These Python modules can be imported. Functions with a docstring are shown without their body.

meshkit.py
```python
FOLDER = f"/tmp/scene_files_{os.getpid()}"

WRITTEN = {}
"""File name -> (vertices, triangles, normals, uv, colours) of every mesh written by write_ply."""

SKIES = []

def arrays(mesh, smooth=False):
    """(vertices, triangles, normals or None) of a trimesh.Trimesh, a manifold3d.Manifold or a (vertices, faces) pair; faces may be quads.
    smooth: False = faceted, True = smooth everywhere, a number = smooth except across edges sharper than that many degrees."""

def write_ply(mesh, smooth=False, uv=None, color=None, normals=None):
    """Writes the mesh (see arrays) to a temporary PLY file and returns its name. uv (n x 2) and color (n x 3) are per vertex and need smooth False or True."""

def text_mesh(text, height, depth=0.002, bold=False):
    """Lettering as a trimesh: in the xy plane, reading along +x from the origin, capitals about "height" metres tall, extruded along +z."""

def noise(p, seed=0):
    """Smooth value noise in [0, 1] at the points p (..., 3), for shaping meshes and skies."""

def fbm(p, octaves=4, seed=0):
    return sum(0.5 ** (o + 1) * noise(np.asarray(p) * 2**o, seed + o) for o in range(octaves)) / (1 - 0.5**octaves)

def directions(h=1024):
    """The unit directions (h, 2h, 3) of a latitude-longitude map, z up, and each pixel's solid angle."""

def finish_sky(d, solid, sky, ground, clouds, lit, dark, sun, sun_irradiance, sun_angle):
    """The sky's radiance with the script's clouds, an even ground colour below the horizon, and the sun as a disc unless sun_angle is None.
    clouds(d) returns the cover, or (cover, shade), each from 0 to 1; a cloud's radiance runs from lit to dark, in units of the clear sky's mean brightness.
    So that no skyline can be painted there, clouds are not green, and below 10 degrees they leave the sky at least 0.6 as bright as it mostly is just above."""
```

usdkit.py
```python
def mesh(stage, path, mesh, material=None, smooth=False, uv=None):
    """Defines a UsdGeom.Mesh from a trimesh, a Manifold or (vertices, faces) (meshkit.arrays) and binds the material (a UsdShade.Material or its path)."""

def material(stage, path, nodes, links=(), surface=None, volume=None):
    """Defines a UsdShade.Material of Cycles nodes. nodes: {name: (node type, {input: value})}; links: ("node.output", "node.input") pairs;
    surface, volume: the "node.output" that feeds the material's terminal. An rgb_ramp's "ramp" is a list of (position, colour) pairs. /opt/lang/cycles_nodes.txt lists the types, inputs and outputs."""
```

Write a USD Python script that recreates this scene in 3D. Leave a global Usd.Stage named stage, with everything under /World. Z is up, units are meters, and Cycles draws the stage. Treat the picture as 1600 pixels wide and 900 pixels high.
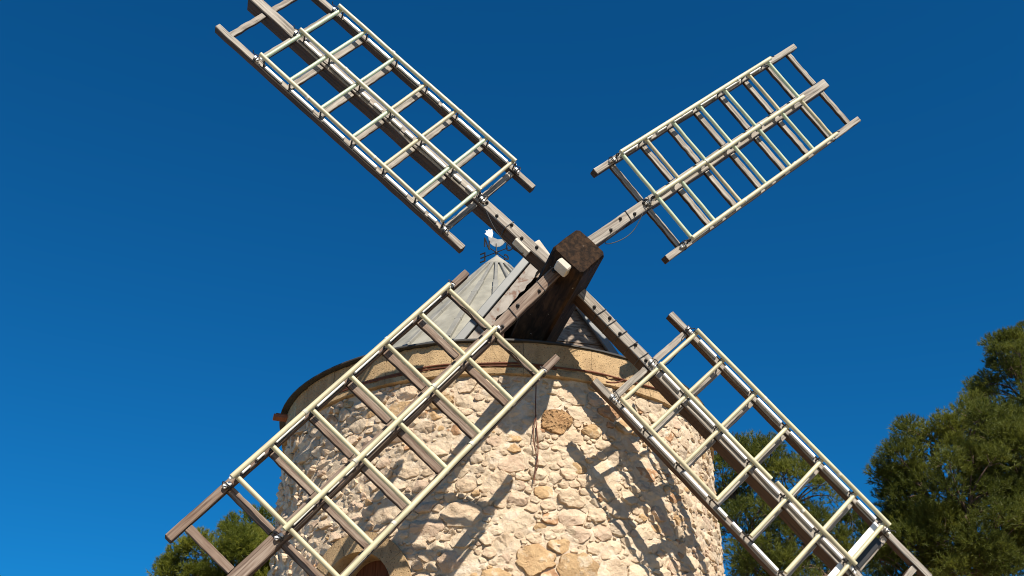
import math, random
import numpy as np
import trimesh
from shapely.geometry import Polygon
import usdkit, meshkit
from pxr import Usd, UsdGeom, UsdLux, UsdShade, Sdf, Gf

stage = Usd.Stage.CreateInMemory()
UsdGeom.SetStageUpAxis(stage, UsdGeom.Tokens.z)
UsdGeom.SetStageMetersPerUnit(stage, 1.0)
UsdGeom.Xform.Define(stage, '/World')
UsdGeom.Scope.Define(stage, '/World/Looks')
RNG = np.random.default_rng(7)
random.seed(7)

# ------------------------------------------------------------------ camera, sky, sun, exposure
PITCH = 0.5326
cam = UsdGeom.Camera.Define(stage, '/World/camera')
cam.AddTranslateOp().Set(Gf.Vec3d(0, 0, 1.6))
cam.AddRotateXOp().Set(90 + math.degrees(PITCH))
cam.CreateHorizontalApertureAttr(36.0)
cam.CreateVerticalApertureAttr(20.25)
cam.CreateFocalLengthAttr(36.0 * 1.0588)
cam.CreateClippingRangeAttr(Gf.Vec2f(0.1, 5000))
cam.CreateExposureAttr(0.80)

SUN_EL, SUN_AZ = math.radians(43.5), math.radians(153.0)      # azimuth from +y towards +x
sky_mat = usdkit.material(stage, '/World/Looks/sky_look', {
    'sky': ('sky_texture', {'sky_type': 'single_scattering', 'sun_disc': False, 'sun_elevation': SUN_EL, 'sun_rotation': SUN_AZ,
                            'altitude': 300.0, 'air_density': 1.0, 'aerosol_density': 0.15, 'ozone_density': 2.0}),
    'tint': ('mix_color', {'blend_type': 'multiply', 'fac': 1.0, 'b': (0.042, 0.565, 0.955), 'use_clamp': False}),
    'bg': ('background_shader', {'strength': 0.063})},
    [('sky.color', 'tint.a'), ('tint.result', 'bg.color')], surface='bg.background')
dome = UsdLux.DomeLight.Define(stage, '/World/sky')
UsdShade.MaterialBindingAPI.Apply(dome.GetPrim()).Bind(sky_mat)
dome.GetPrim().SetCustomDataByKey('kind', 'structure')
sun = UsdLux.DistantLight.Define(stage, '/World/sun')
sun.CreateIntensityAttr(1.25)
sun.CreateNormalizeAttr(True)
sun.CreateAngleAttr(0.53)
sun.CreateColorAttr(Gf.Vec3f(1.0, 0.915, 0.78))
sun.AddRotateXYZOp().Set(Gf.Vec3f(90 - math.degrees(SUN_EL), 0, 180 - math.degrees(SUN_AZ)))

# ------------------------------------------------------------------ helpers
_used = {}


def numbered(parent, name):
    k = (parent, name)
    n = _used.get(k, 0)
    _used[k] = n + 1
    return f'{parent}/{name}' if n == 0 else f'{parent}/{name}_{n:03d}'


def tag(prim, label=None, category=None, group=None, kind=None):
    for k, v in (('label', label), ('category', category), ('group', group), ('kind', kind)):
        if v:
            prim.SetCustomDataByKey(k, v)
    return prim


def xform(name, parent='/World', matrix=None, loc=None, scale=None, **kw):
    p = numbered(parent, name)
    x = UsdGeom.Xform.Define(stage, p)
    if matrix is not None:
        x.AddTransformOp().Set(Gf.Matrix4d(*np.asarray(matrix, float).T.ravel().tolist()))
    elif loc is not None:
        x.AddTranslateOp().Set(Gf.Vec3d(*map(float, loc)))
    if scale:
        x.AddScaleOp().Set(Gf.Vec3f(scale, scale, scale))
    tag(x.GetPrim(), **kw)
    return p


def obj(name, mesh, mat, parent='/World', smooth=False, **kw):
    p = numbered(parent, name)
    if isinstance(mesh, list):
        mesh = cat(mesh)
    m = usdkit.mesh(stage, p, mesh, mat, smooth=smooth)
    tag(m.GetPrim(), **kw)
    return p


def cat(parts):
    vs, fs, o = [], [], 0
    for m in parts:
        v, f = (m.vertices, m.faces) if hasattr(m, 'vertices') else m
        vs.append(np.asarray(v, float)); fs.append(np.asarray(f, int) + o); o += len(v)
    return np.vstack(vs), np.vstack(fs)


def beam(a, b, across, w, d, ch=0.006, seg=1, warp=0.0, taper=1.0):
    """Chamfered beam from a to b; w along ACROSS, d along the third axis. (vertices, faces)"""
    a, b = np.asarray(a, float), np.asarray(b, float)
    x = b - a; L = np.linalg.norm(x); x = x / L
    y = np.asarray(across, float); y = y - x * (y @ x); y /= np.linalg.norm(y)
    z = np.cross(x, y)
    hw, hd = w / 2, d / 2
    ch = min(ch, hw * .45, hd * .45)
    prof = np.array([(hw - ch, -hd), (hw, -hd + ch), (hw, hd - ch), (hw - ch, hd), (-hw + ch, hd), (-hw, hd - ch), (-hw, -hd + ch), (-hw + ch, -hd)])
    rows = []
    ts = np.linspace(0, 1, seg + 1)
    ts = np.concatenate([[0.0], ts, [1.0]])
    for i, t in enumerate(ts):
        s = 1 + (taper - 1) * t
        pr = prof * s
        if i in (0, len(ts) - 1):
            pr = pr - np.sign(pr) * ch * .7
        tt = t * L
        if 0 < i < len(ts) - 1:
            tt = min(max(tt, ch * .7), L - ch * .7)
        off = RNG.normal(0, warp, 2) if (warp and 1 < i < len(ts) - 2) else np.zeros(2)
        jit = RNG.normal(0, warp * .5, (8, 2)) if warp else 0
        pr = pr + off + jit
        rows.append(a + x * tt + pr[:, :1] * y + pr[:, 1:] * z)
    v = np.vstack(rows); n = len(rows); f = []
    for i in range(n - 1):
        for k in range(8):
            p, q = i * 8 + k, i * 8 + (k + 1) % 8
            f += [(p, q, q + 8), (p, q + 8, p + 8)]
    f += [(0, k + 1, k) for k in range(1, 7)]
    e = (n - 1) * 8
    f += [(e, e + k, e + k + 1) for k in range(1, 7)]
    return v, np.array(f)


def box(c, s, ch=0.004):
    c, s = np.asarray(c, float), np.asarray(s, float)
    return beam(c - (s[0] / 2, 0, 0), c + (s[0] / 2, 0, 0), (0, 1, 0), s[1], s[2], ch)


def tube(pts, r, n=8, caps=True):
    P = np.asarray(pts, float)
    r = np.broadcast_to(np.asarray(r, float), len(P))
    T = np.gradient(P, axis=0)
    T /= np.maximum(np.linalg.norm(T, axis=1, keepdims=True), 1e-9)
    up = np.array([0, 0, 1.0]) if abs(T[0][2]) < .9 else np.array([1.0, 0, 0])
    rows, y = [], None
    for i in range(len(P)):
        if y is None:
            y = np.cross(up, T[i])
        y = y - T[i] * (y @ T[i]); y /= max(np.linalg.norm(y), 1e-9)
        z = np.cross(T[i], y)
        a = np.linspace(0, 2 * np.pi, n, endpoint=False)
        rows.append(P[i] + r[i] * (np.cos(a)[:, None] * y + np.sin(a)[:, None] * z))
    v = np.vstack(rows); f = []
    for i in range(len(P) - 1):
        for k in range(n):
            p, q = i * n + k, i * n + (k + 1) % n
            f += [(p, q, q + n), (p, q + n, p + n)]
    if caps:
        f += [(0, k + 1, k) for k in range(1, n - 1)]
        e = (len(P) - 1) * n
        f += [(e, e + k, e + k + 1) for k in range(1, n - 1)]
    return v, np.array(f)


def smooth_path(pts, n=24):
    from scipy.interpolate import CubicSpline
    P = np.asarray(pts, float)
    t = np.concatenate([[0], np.cumsum(np.linalg.norm(np.diff(P, axis=0), axis=1))])
    return CubicSpline(t, P)(np.linspace(0, t[-1], n))


def extrude(poly2d, depth, origin, ax, ay, an):
    m = trimesh.creation.extrude_polygon(Polygon(poly2d).buffer(0), depth, engine='earcut')
    V = np.asarray(m.vertices) - (0, 0, depth / 2)
    v = np.asarray(origin) + V[:, :1] * np.asarray(ax) + V[:, 1:2] * np.asarray(ay) + V[:, 2:] * np.asarray(an)
    return v, np.asarray(m.faces)


# ------------------------------------------------------------------ materials
def mat(name, nodes, links, surface='p.BSDF'):
    return usdkit.material(stage, f'/World/Looks/{name}', nodes, links, surface=surface)


def wood(name, axis, dark, mid, light, rough=.75, bump=.6, stain=None, scale=1.0, sides=None):
    """Weathered timber with grain along the local axis (0 x, 1 y, 2 z). sides: the face towards local +z has weathered grey, the others take this tint: brown stain plus shade painted in."""
    s = [38 * scale] * 3; s[axis] = 1.6 * scale
    s2 = [7.0] * 3; s2[axis] = .7
    stain = stain or dark
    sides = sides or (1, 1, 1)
    return mat(name, {
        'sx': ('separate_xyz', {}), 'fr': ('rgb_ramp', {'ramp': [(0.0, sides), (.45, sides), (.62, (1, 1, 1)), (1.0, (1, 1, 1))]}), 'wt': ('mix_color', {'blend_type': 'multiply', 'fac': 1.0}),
        'tc': ('texture_coordinate', {}),
        'm': ('mapping', {'scale': tuple(s)}), 'm2': ('mapping', {'scale': tuple(s2)}),
        'n': ('noise_texture', {'scale': 1.0, 'detail': 6.0, 'roughness': .65, 'distortion': .4}),
        'n2': ('noise_texture', {'scale': 1.0, 'detail': 4.0, 'roughness': .6}),
        'r': ('rgb_ramp', {'ramp': [(0.0, dark), (.36, dark), (.5, mid), (.68, light), (1.0, light)]}),
        'r2': ('rgb_ramp', {'ramp': [(0.0, (1, 1, 1)), (.52, (0, 0, 0)), (1.0, (0, 0, 0))]}),
        'mx': ('mix_color', {'b': stain}),
        'cr': ('rgb_ramp', {'ramp': [(0.0, (0, 0, 0)), (.3, (0, 0, 0)), (.38, (1, 1, 1)), (1.0, (1, 1, 1))]}),
        'mul': ('mix_color', {'blend_type': 'multiply', 'fac': .55}),
        'b': ('bump', {'strength': bump, 'distance': .012}),
        'p': ('principled_bsdf', {'roughness': rough, 'specular_ior_level': .3})},
        [('tc.object', 'm.vector'), ('tc.object', 'm2.vector'), ('m.vector', 'n.vector'), ('m2.vector', 'n2.vector'), ('n.fac', 'r.fac'), ('n2.fac', 'r2.fac'),
         ('r.color', 'mx.a'), ('r2.color', 'mx.fac'), ('n.fac', 'cr.fac'), ('mx.result', 'mul.a'), ('cr.color', 'mul.b'),
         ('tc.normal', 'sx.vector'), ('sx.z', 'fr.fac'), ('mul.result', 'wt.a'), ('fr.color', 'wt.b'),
         ('wt.result', 'p.base_color'), ('n.fac', 'b.height'), ('b.normal', 'p.normal')])


GREY = ((.10, .085, .07), (.27, .24, .205), (.40, .365, .32))
BROWN = ((.065, .038, .027), (.165, .118, .090), (.27, .215, .172))
M = {}
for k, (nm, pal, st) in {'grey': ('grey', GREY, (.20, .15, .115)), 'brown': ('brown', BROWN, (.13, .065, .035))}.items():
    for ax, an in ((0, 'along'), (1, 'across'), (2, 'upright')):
        M[k, ax] = wood(f'{nm}_timber_{an}', ax, *pal, stain=st, sides=(.20, .115, .07))  # side tint mixes brown stain with painted shade of the side faces


def stone_mat(name, base, vary, ochre, smear, bump=1.0, sc=1.0):
    return mat(name, {
        'g': ('geometry', {}),
        'n': ('noise_texture', {'scale': 9.0 * sc, 'detail': 6.0, 'roughness': .62, 'distortion': .3}),
        'n2': ('noise_texture', {'scale': 55.0, 'detail': 5.0, 'roughness': .7}),
        'n3': ('noise_texture', {'scale': 5.5, 'detail': 5.0, 'roughness': .6}),
        'r': ('rgb_ramp', {'ramp': [(0.0, vary), (.35, vary), (.52, base), (.66, base), (.8, ochre), (1.0, ochre)]}),
        'r2': ('rgb_ramp', {'ramp': [(0.0, (.62, .58, .53)), (.38, (.85, .83, .8)), (.55, (1, 1, 1)), (1.0, (1.08, 1.06, 1.03))]}),
        'mul': ('mix_color', {'blend_type': 'multiply', 'fac': .6, 'use_clamp': False}),
        'r3': ('rgb_ramp', {'ramp': [(0.0, (0, 0, 0)), (.53, (0, 0, 0)), (.62, (1, 1, 1)), (1.0, (1, 1, 1))]}),
        'sm': ('mix_color', {'b': smear}),
        'v': ('voronoi_texture', {'scale': 16.0, 'feature': 'f1', 'randomness': 1.0}),
        'n4': ('noise_texture', {'scale': 22.0, 'detail': 8.0, 'roughness': .72, 'distortion': .6}),
        'ad': ('math', {'math_type': 'multiply_add', 'value2': .35}),
        'b': ('bump', {'strength': min(.55 * bump, 1.0), 'distance': .026}),
        'p': ('principled_bsdf', {'roughness': .92, 'specular_ior_level': .15})},
        [('g.position', 'n.vector'), ('g.position', 'n2.vector'), ('g.position', 'n3.vector'), ('g.position', 'v.vector'),
         ('n.fac', 'r.fac'), ('n2.fac', 'r2.fac'), ('r.color', 'mul.a'), ('r2.color', 'mul.b'), ('n3.fac', 'r3.fac'), ('mul.result', 'sm.a'), ('r3.color', 'sm.fac'),
         ('sm.result', 'p.base_color'), ('v.distance', 'ad.value1'), ('g.position', 'n4.vector'), ('n4.fac', 'ad.value3'), ('ad.value', 'b.height'), ('b.normal', 'p.normal')])


MORTAR_C = (0.563, 0.451, 0.326)
mortar = stone_mat('mortar', MORTAR_C, (0.468, 0.375, 0.284), (0.573, 0.451, 0.326), (0.592, 0.497, 0.391), 1.6)
STONES = [
    (stone_mat('stone_cream', (0.535, 0.412, 0.293), (0.458, 0.347, 0.242), (0.535, 0.394, 0.251), MORTAR_C, 1.5), 40),
    (stone_mat('stone_pink', (0.506, 0.379, 0.279), (0.435, 0.319, 0.232), (0.525, 0.385, 0.255), MORTAR_C, 1.5), 16),
    (stone_mat('stone_pale', (0.554, 0.445, 0.326), (0.487, 0.385, 0.274), (0.544, 0.412, 0.274), MORTAR_C, 1.5), 32),
    (stone_mat('stone_ochre', (0.468, 0.319, 0.177), (0.382, 0.244, 0.130), (0.506, 0.329, 0.163), MORTAR_C, 1.5), 7),
    (stone_mat('stone_orange', (0.420, 0.253, 0.144), (0.334, 0.188, 0.107), (0.477, 0.300, 0.158), MORTAR_C, 1.5), 4),
    (stone_mat('stone_grey', (0.430, 0.347, 0.261), (0.353, 0.282, 0.209), (0.449, 0.356, 0.261), MORTAR_C, 1.6), 4)]
ST = {n: m for n, (m, w) in zip(('cream', 'pink', 'pale', 'ochre', 'orange', 'grey'), STONES)}


def porous(name, base, dark, hole_scale, hole_at, bump=1.2):
    """Warm cut stone with small pores."""
    return mat(name, {
        'g': ('geometry', {}),
        'n': ('noise_texture', {'scale': 4.0, 'detail': 6.0, 'roughness': .6}),
        'n2': ('noise_texture', {'scale': 70.0, 'detail': 4.0, 'roughness': .65}),
        'v': ('voronoi_texture', {'scale': hole_scale, 'feature': 'f1'}),
        'vr': ('rgb_ramp', {'ramp': [(0.0, (0, 0, 0)), (hole_at, (.15, .15, .15)), (hole_at + .12, (1, 1, 1)), (1.0, (1, 1, 1))]}),
        'r': ('rgb_ramp', {'ramp': [(0.0, dark), (.38, dark), (.6, base), (1.0, base)]}),
        'r2': ('rgb_ramp', {'ramp': [(0.0, (.6, .55, .5)), (.42, (.9, .88, .85)), (.6, (1.05, 1.03, 1.0)), (1.0, (1.1, 1.07, 1.02))]}),
        'mul': ('mix_color', {'blend_type': 'multiply', 'fac': .9, 'use_clamp': False}),
        'm2': ('mix_color', {'blend_type': 'multiply', 'fac': .55}),
        'ms': ('mapping', {'scale': (3.2, 3.2, .9)}), 'ns': ('noise_texture', {'scale': 1.0, 'detail': 6.0, 'roughness': .65}),
        'rs': ('rgb_ramp', {'ramp': [(0.0, (.52, .50, .48)), (.36, (.66, .64, .62)), (.5, (1, 1, 1)), (1.0, (1, 1, 1))]}),
        'm3': ('mix_color', {'blend_type': 'multiply', 'fac': .8}),
        'ad': ('math', {'math_type': 'multiply_add', 'value2': .9}),
        'b': ('bump', {'strength': .7 * bump, 'distance': .015}),
        'p': ('principled_bsdf', {'roughness': .95, 'specular_ior_level': .1})},
        [('g.position', 'n.vector'), ('g.position', 'n2.vector'), ('g.position', 'v.vector'), ('n.fac', 'r.fac'), ('n2.fac', 'r2.fac'), ('v.distance', 'vr.fac'),
         ('r.color', 'mul.a'), ('r2.color', 'mul.b'), ('mul.result', 'm2.a'), ('vr.color', 'm2.b'), ('g.position', 'ms.vector'), ('ms.vector', 'ns.vector'), ('ns.fac', 'rs.fac'), ('m2.result', 'm3.a'), ('rs.color', 'm3.b'), ('m3.result', 'p.base_color'),
         ('vr.color', 'ad.value1'), ('n2.fac', 'ad.value3'), ('ad.value', 'b.height'), ('b.normal', 'p.normal')])


tufa = porous('tufa_block', (.46, .33, .19), (.36, .255, .15), 34.0, .12)
tufa_holes = porous('tufa_weathered', (.47, .30, .16), (.36, .22, .115), 22.0, .22, 2.2)


def plain(name, col, rough=.5, metal=0.0, var=.25, scale=6.0, spec=.4, bump=0.0, streak=None):
    c = np.array(col)
    lo, hi = tuple(c * (1 - var)), tuple(np.minimum(c * (1 + var * .6), .95))
    return mat(name, {
        'tc': ('texture_coordinate', {}), 'm': ('mapping', {'scale': streak or (1, 1, 1)}),
        'n': ('noise_texture', {'scale': scale, 'detail': 5.0, 'roughness': .6}),
        'r': ('rgb_ramp', {'ramp': [(0.0, lo), (.35, lo), (.65, hi), (1.0, hi)]}),
        'rr': ('map_range', {'to_min': max(rough - .12, .05), 'to_max': min(rough + .12, 1.0)}),
        'b': ('bump', {'strength': bump, 'distance': .004}),
        'p': ('principled_bsdf', {'metallic': metal, 'specular_ior_level': spec})},
        [('tc.object', 'm.vector'), ('m.vector', 'n.vector'), ('n.fac', 'r.fac'), ('r.color', 'p.base_color'), ('n.fac', 'rr.value'), ('rr.result', 'p.roughness'),
         ('n.fac', 'b.height'), ('b.normal', 'p.normal')])


zinc = plain('zinc_sheet', (.26, .25, .21), .6, 0, .22, 1.6, .3, .3, (2.2, 2.2, .8))
zinc_top = plain('zinc_top', (.27, .257, .22), .6, 0, .12, 3.2, .3, .25)
zinc_seam = plain('zinc_seam', (.20, .195, .175), .5, 0, .15, 4.0, .4)
zinc_bright = plain('zinc_flashing', (.14, .148, .152), .5, 0, .12, 3.0, .4)
zinc_dark = plain('zinc_edge_dark', (.05, .048, .046), .6, .2, .2, 3.0, .3)
pvc = plain('cream_plastic_tube', (.50, .465, .305), .36, 0, .16, 3.0, .45, 0.0)
pvc_aged = plain('aged_plastic_tube', (.45, .405, .265), .42, 0, .20, 2.2, .4, 0.0)
sleeve = plain('grey_tube_sleeve', (.50, .48, .40), .4, 0, .15, 5.0, .4)
pvc_green = plain('pale_green_plastic_tube', (.41, .475, .335), .36, 0, .16, 3.0, .5, 0.0)
white_plastic = plain('white_plastic', (.80, .79, .76), .35, 0, .06, 8.0, .5)
black_rubber = plain('black_rubber', (.018, .018, .02), .5, 0, .2, 8.0, .4)
iron = plain('dark_iron', (.03, .027, .026), .55, .4, .3, 12.0, .4)
grey_metal = plain('bare_metal', (.33, .32, .30), .5, .1, .2, 9.0, .5)
sun_glint_white = plain('sun_glint_white', (.80, .79, .76), .4, 0, .05, 9.0, .5)  # sun glint on the cockerel head, painted in as a white colour
rust_cable = plain('red_brown_cable', (.12, .04, .02), .55, 0, .25, 5.0, .3)
terracotta = plain('terracotta', (.27, .105, .06), .8, 0, .25, 9.0, .2, .3)
pale_wood = plain('pale_wedge_wood', (.50, .45, .38), .7, 0, .18, 7.0, .3, .4)
gable_wood = wood('old_board', 0, (.10, .07, .05), (.25, .195, .15), (.37, .31, .25), stain=(.16, .09, .06))  # the grey-brown of the gable boards themselves
flaky = mat('flaking_white_board', {
    'tc': ('texture_coordinate', {}), 'n': ('noise_texture', {'scale': 5.0, 'detail': 7.0, 'roughness': .6, 'distortion': .6}),
    'r': ('rgb_ramp', {'ramp': [(0.0, (.10, .06, .045)), (.42, (.16, .095, .07)), (.47, (.23, .20, .175)), (.6, (.30, .27, .24)), (1.0, (.36, .33, .30))]}),
    'b': ('bump', {'strength': .8, 'distance': .01}), 'p': ('principled_bsdf', {'roughness': .85})},
    [('tc.object', 'n.vector'), ('n.fac', 'r.fac'), ('r.color', 'p.base_color'), ('n.fac', 'b.height'), ('b.normal', 'p.normal')])
shaft_mat = mat('tarred_oak', {
    'tc': ('texture_coordinate', {}), 'm': ('mapping', {'scale': (16.0, 16.0, 3.4)}),
    'n': ('noise_texture', {'scale': 1.0, 'detail': 6.0, 'roughness': .65, 'distortion': .5}),
    'n2': ('noise_texture', {'scale': 7.0, 'detail': 5.0, 'roughness': .6}),
    'r': ('rgb_ramp', {'ramp': [(0.0, (.006, .0035, .0025)), (.42, (.012, .0065, .004)), (.6, (.042, .022, .011)), (1.0, (.105, .056, .026))]}),
    'r2': ('rgb_ramp', {'ramp': [(0.0, (.6, .56, .53)), (.4, (.75, .72, .68)), (.66, (1, 1, 1)), (1.0, (1.25, 1.12, 1.0))]}),
    'mul': ('mix_color', {'blend_type': 'multiply', 'fac': 1.0, 'use_clamp': False}),
    'sp': ('noise_texture', {'scale': 17.0, 'detail': 2.0, 'roughness': .5}),
    'spr': ('rgb_ramp', {'ramp': [(0.0, (0, 0, 0)), (.735, (0, 0, 0)), (.755, (1, 1, 1)), (1.0, (1, 1, 1))]}),
    'mx': ('mix_color', {'b': (.45, .42, .38)}),
    'b': ('bump', {'strength': .35, 'distance': .02}), 'p': ('principled_bsdf', {'roughness': .8, 'specular_ior_level': .12})},
    [('tc.object', 'm.vector'), ('m.vector', 'n.vector'), ('tc.object', 'n2.vector'), ('tc.object', 'sp.vector'), ('n.fac', 'r.fac'), ('n2.fac', 'r2.fac'),
     ('r.color', 'mul.a'), ('r2.color', 'mul.b'), ('sp.fac', 'spr.fac'), ('spr.color', 'mx.fac'), ('mul.result', 'mx.a'), ('mx.result', 'p.base_color'),
     ('n.fac', 'b.height'), ('b.normal', 'p.normal')])


def foliage_mat(name, a, b, c):
    return mat(name, {
        'g': ('geometry', {}), 'n': ('noise_texture', {'scale': .9, 'detail': 4.0, 'roughness': .6}),
        'add': ('math', {'math_type': 'multiply_add', 'value2': .45}),
        'r': ('rgb_ramp', {'ramp': [(0.0, a), (.45, a), (.68, b), (.95, c), (1.0, c)]}),
        'p': ('principled_bsdf', {'roughness': .55, 'specular_ior_level': .25}),
        't': ('translucent_bsdf', {}), 'mx': ('mix_closure', {'fac': .45})},
        [('g.position', 'n.vector'), ('g.random_per_island', 'add.value1'), ('n.fac', 'add.value3'), ('add.value', 'r.fac'), ('r.color', 'p.base_color'), ('r.color', 't.color'),
         ('p.BSDF', 'mx.closure1'), ('t.BSDF', 'mx.closure2')], surface='mx.closure')


bark = plain('pine_bark', (.11, .075, .055), .9, 0, .4, 7.0, .15, 1.0, (4, 4, 1))
soil = mat('dry_ground', {
    'g': ('geometry', {}), 'n': ('noise_texture', {'scale': .35, 'detail': 8.0, 'roughness': .65}), 'n2': ('noise_texture', {'scale': 9.0, 'detail': 6.0, 'roughness': .7}),
    'r': ('rgb_ramp', {'ramp': [(0.0, (.14, .105, .06)), (.42, (.20, .15, .09)), (.55, (.27, .205, .13)), (.7, (.13, .12, .05)), (1.0, (.10, .10, .04))]}),
    'b': ('bump', {'strength': .6, 'distance': .05}), 'p': ('principled_bsdf', {'roughness': .95})},
    [('g.position', 'n.vector'), ('g.position', 'n2.vector'), ('n.fac', 'r.fac'), ('r.color', 'p.base_color'), ('n2.fac', 'b.height'), ('b.normal', 'p.normal')])

# ------------------------------------------------------------------ ground
rr = np.concatenate([[0.0], np.geomspace(2, 900, 34)])
aa = np.linspace(0, 2 * np.pi, 73)[:-1]
gv = [(0, 0, 0.0)]
for r_ in rr[1:]:
    P = np.stack([r_ * np.cos(aa), r_ * np.sin(aa)], 1)
    h = (meshkit.fbm(np.column_stack([P / 9, np.zeros(len(P))]), 3, 5) - .5) * .25 * min(1, r_ / 8)
    gv += [(x, y, z) for (x, y), z in zip(P, h)]
gf = [(0, 1 + k, 1 + (k + 1) % 72) for k in range(72)]
for i in range(len(rr) - 2):
    for k in range(72):
        a, b = 1 + i * 72 + k, 1 + i * 72 + (k + 1) % 72
        gf += [(a, a + 72, b + 72), (a, b + 72, b)]
obj('ground', (np.array(gv), np.array(gf)), soil, smooth=True, kind='structure', label='dry pale soil with thin grass around the windmill')

# ------------------------------------------------------------------ tower
KT = .972            # size of the tower and its roof against the first survey


def site(P):
    P = np.asarray(P, float) * KT
    return P + np.array([0, 0, 1.6 * (1 - KT)])


AX = np.array([-.2055, 15.415])
AXK = AX * KT
RT, SL, ZTOP, ZBAND = 3.145, .011, 8.0, 7.555
tower = xform('windmill_tower', loc=site((AX[0], AX[1], 0)), scale=KT, label='round rubble stone windmill tower with a band of cut tan stone on top', category='windmill tower')


def rad_at(z):
    return RT + SL * (8.011 - np.asarray(z))


def on_wall(u, z, h):
    """u = arc length at RT (towards +x), z height, h proud of the wall -> local tower coordinates."""
    t = np.asarray(u) / RT
    r = rad_at(z) + np.asarray(h)
    return np.stack([r * np.sin(t), -r * np.cos(t), np.asarray(z, float) * np.ones_like(r)], -1)


D2U = RT * math.pi / 180
ARCH_U, ARCH_Z, ARCH_RI, ARCH_RO, ARCH_BOT = -30.9 * D2U, 4.905, .52, .765, 3.5      # window arch: centre of the arc, radii, sill height


def in_opening(u, z, grow=0.0):
    u, z = np.asarray(u), np.asarray(z)
    r = ARCH_RO + grow
    return np.where(z > ARCH_Z, (u - ARCH_U) ** 2 + (z - ARCH_Z) ** 2 < r * r, (abs(u - ARCH_U) < r) & (z > ARCH_BOT - .2 - grow))


# rubble stones: centres by dart throwing in a stretched plane, outlines cut at the lines between neighbours
STRETCH = 1.45
UMAX = 100 * D2U
fixed = [  # u deg, z, half width, half height, variant, proud (stones one can single out in the photograph)
    (8.6, 5.20, .24, .22, 'ochre', .03), (17.4, 5.14, .26, .23, 'ochre', .03), (16.8, 5.76, .19, .11, 'pink', .035), (16.9, 5.98, .17, .085, 'cream', .03),
    (17.9, 5.56, .17, .10, 'pink', .03), (13.5, 5.40, .13, .08, 'ochre', .03), (11.9, 5.72, .11, .07, 'orange', .03), (5.2, 5.95, .15, .085, 'pink', .02),
    (-12.5, 7.25, .20, .12, 'ochre', .05), (-21.0, 7.18, .26, .11, 'ochre', .05), (-22.0, 6.85, .20, .10, 'pink', .05), (11.5, 5.05, .12, .09, 'orange', .03),
    (0.5, 5.0, .22, .10, 'ochre', .02), (22.5, 6.9, .13, .09, 'ochre', .03), (27.0, 7.2, .16, .10, 'orange', .03), (31.0, 7.05, .13, .08, 'ochre', .04),
    (-7.0, 5.75, .30, .13, 'cream', .02), (-14.5, 5.65, .28, .12, 'pink', .02), (-7.5, 5.2, .30, .12, 'pink', .02)]
pts, kinds = [], []
for (ud, z, hw, hh, v, pr) in fixed:
    pts.append((ud * D2U, z * STRETCH, math.sqrt(hw * hh * STRETCH), hw / (hh * STRETCH))); kinds.append((v, pr))
TUFA_U, TUFA_Z = 13.6 * D2U, 6.97
pts.append((TUFA_U, TUFA_Z * STRETCH, .21, .95)); kinds.append(('tufa', .03))
arr = np.array(pts)
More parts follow.
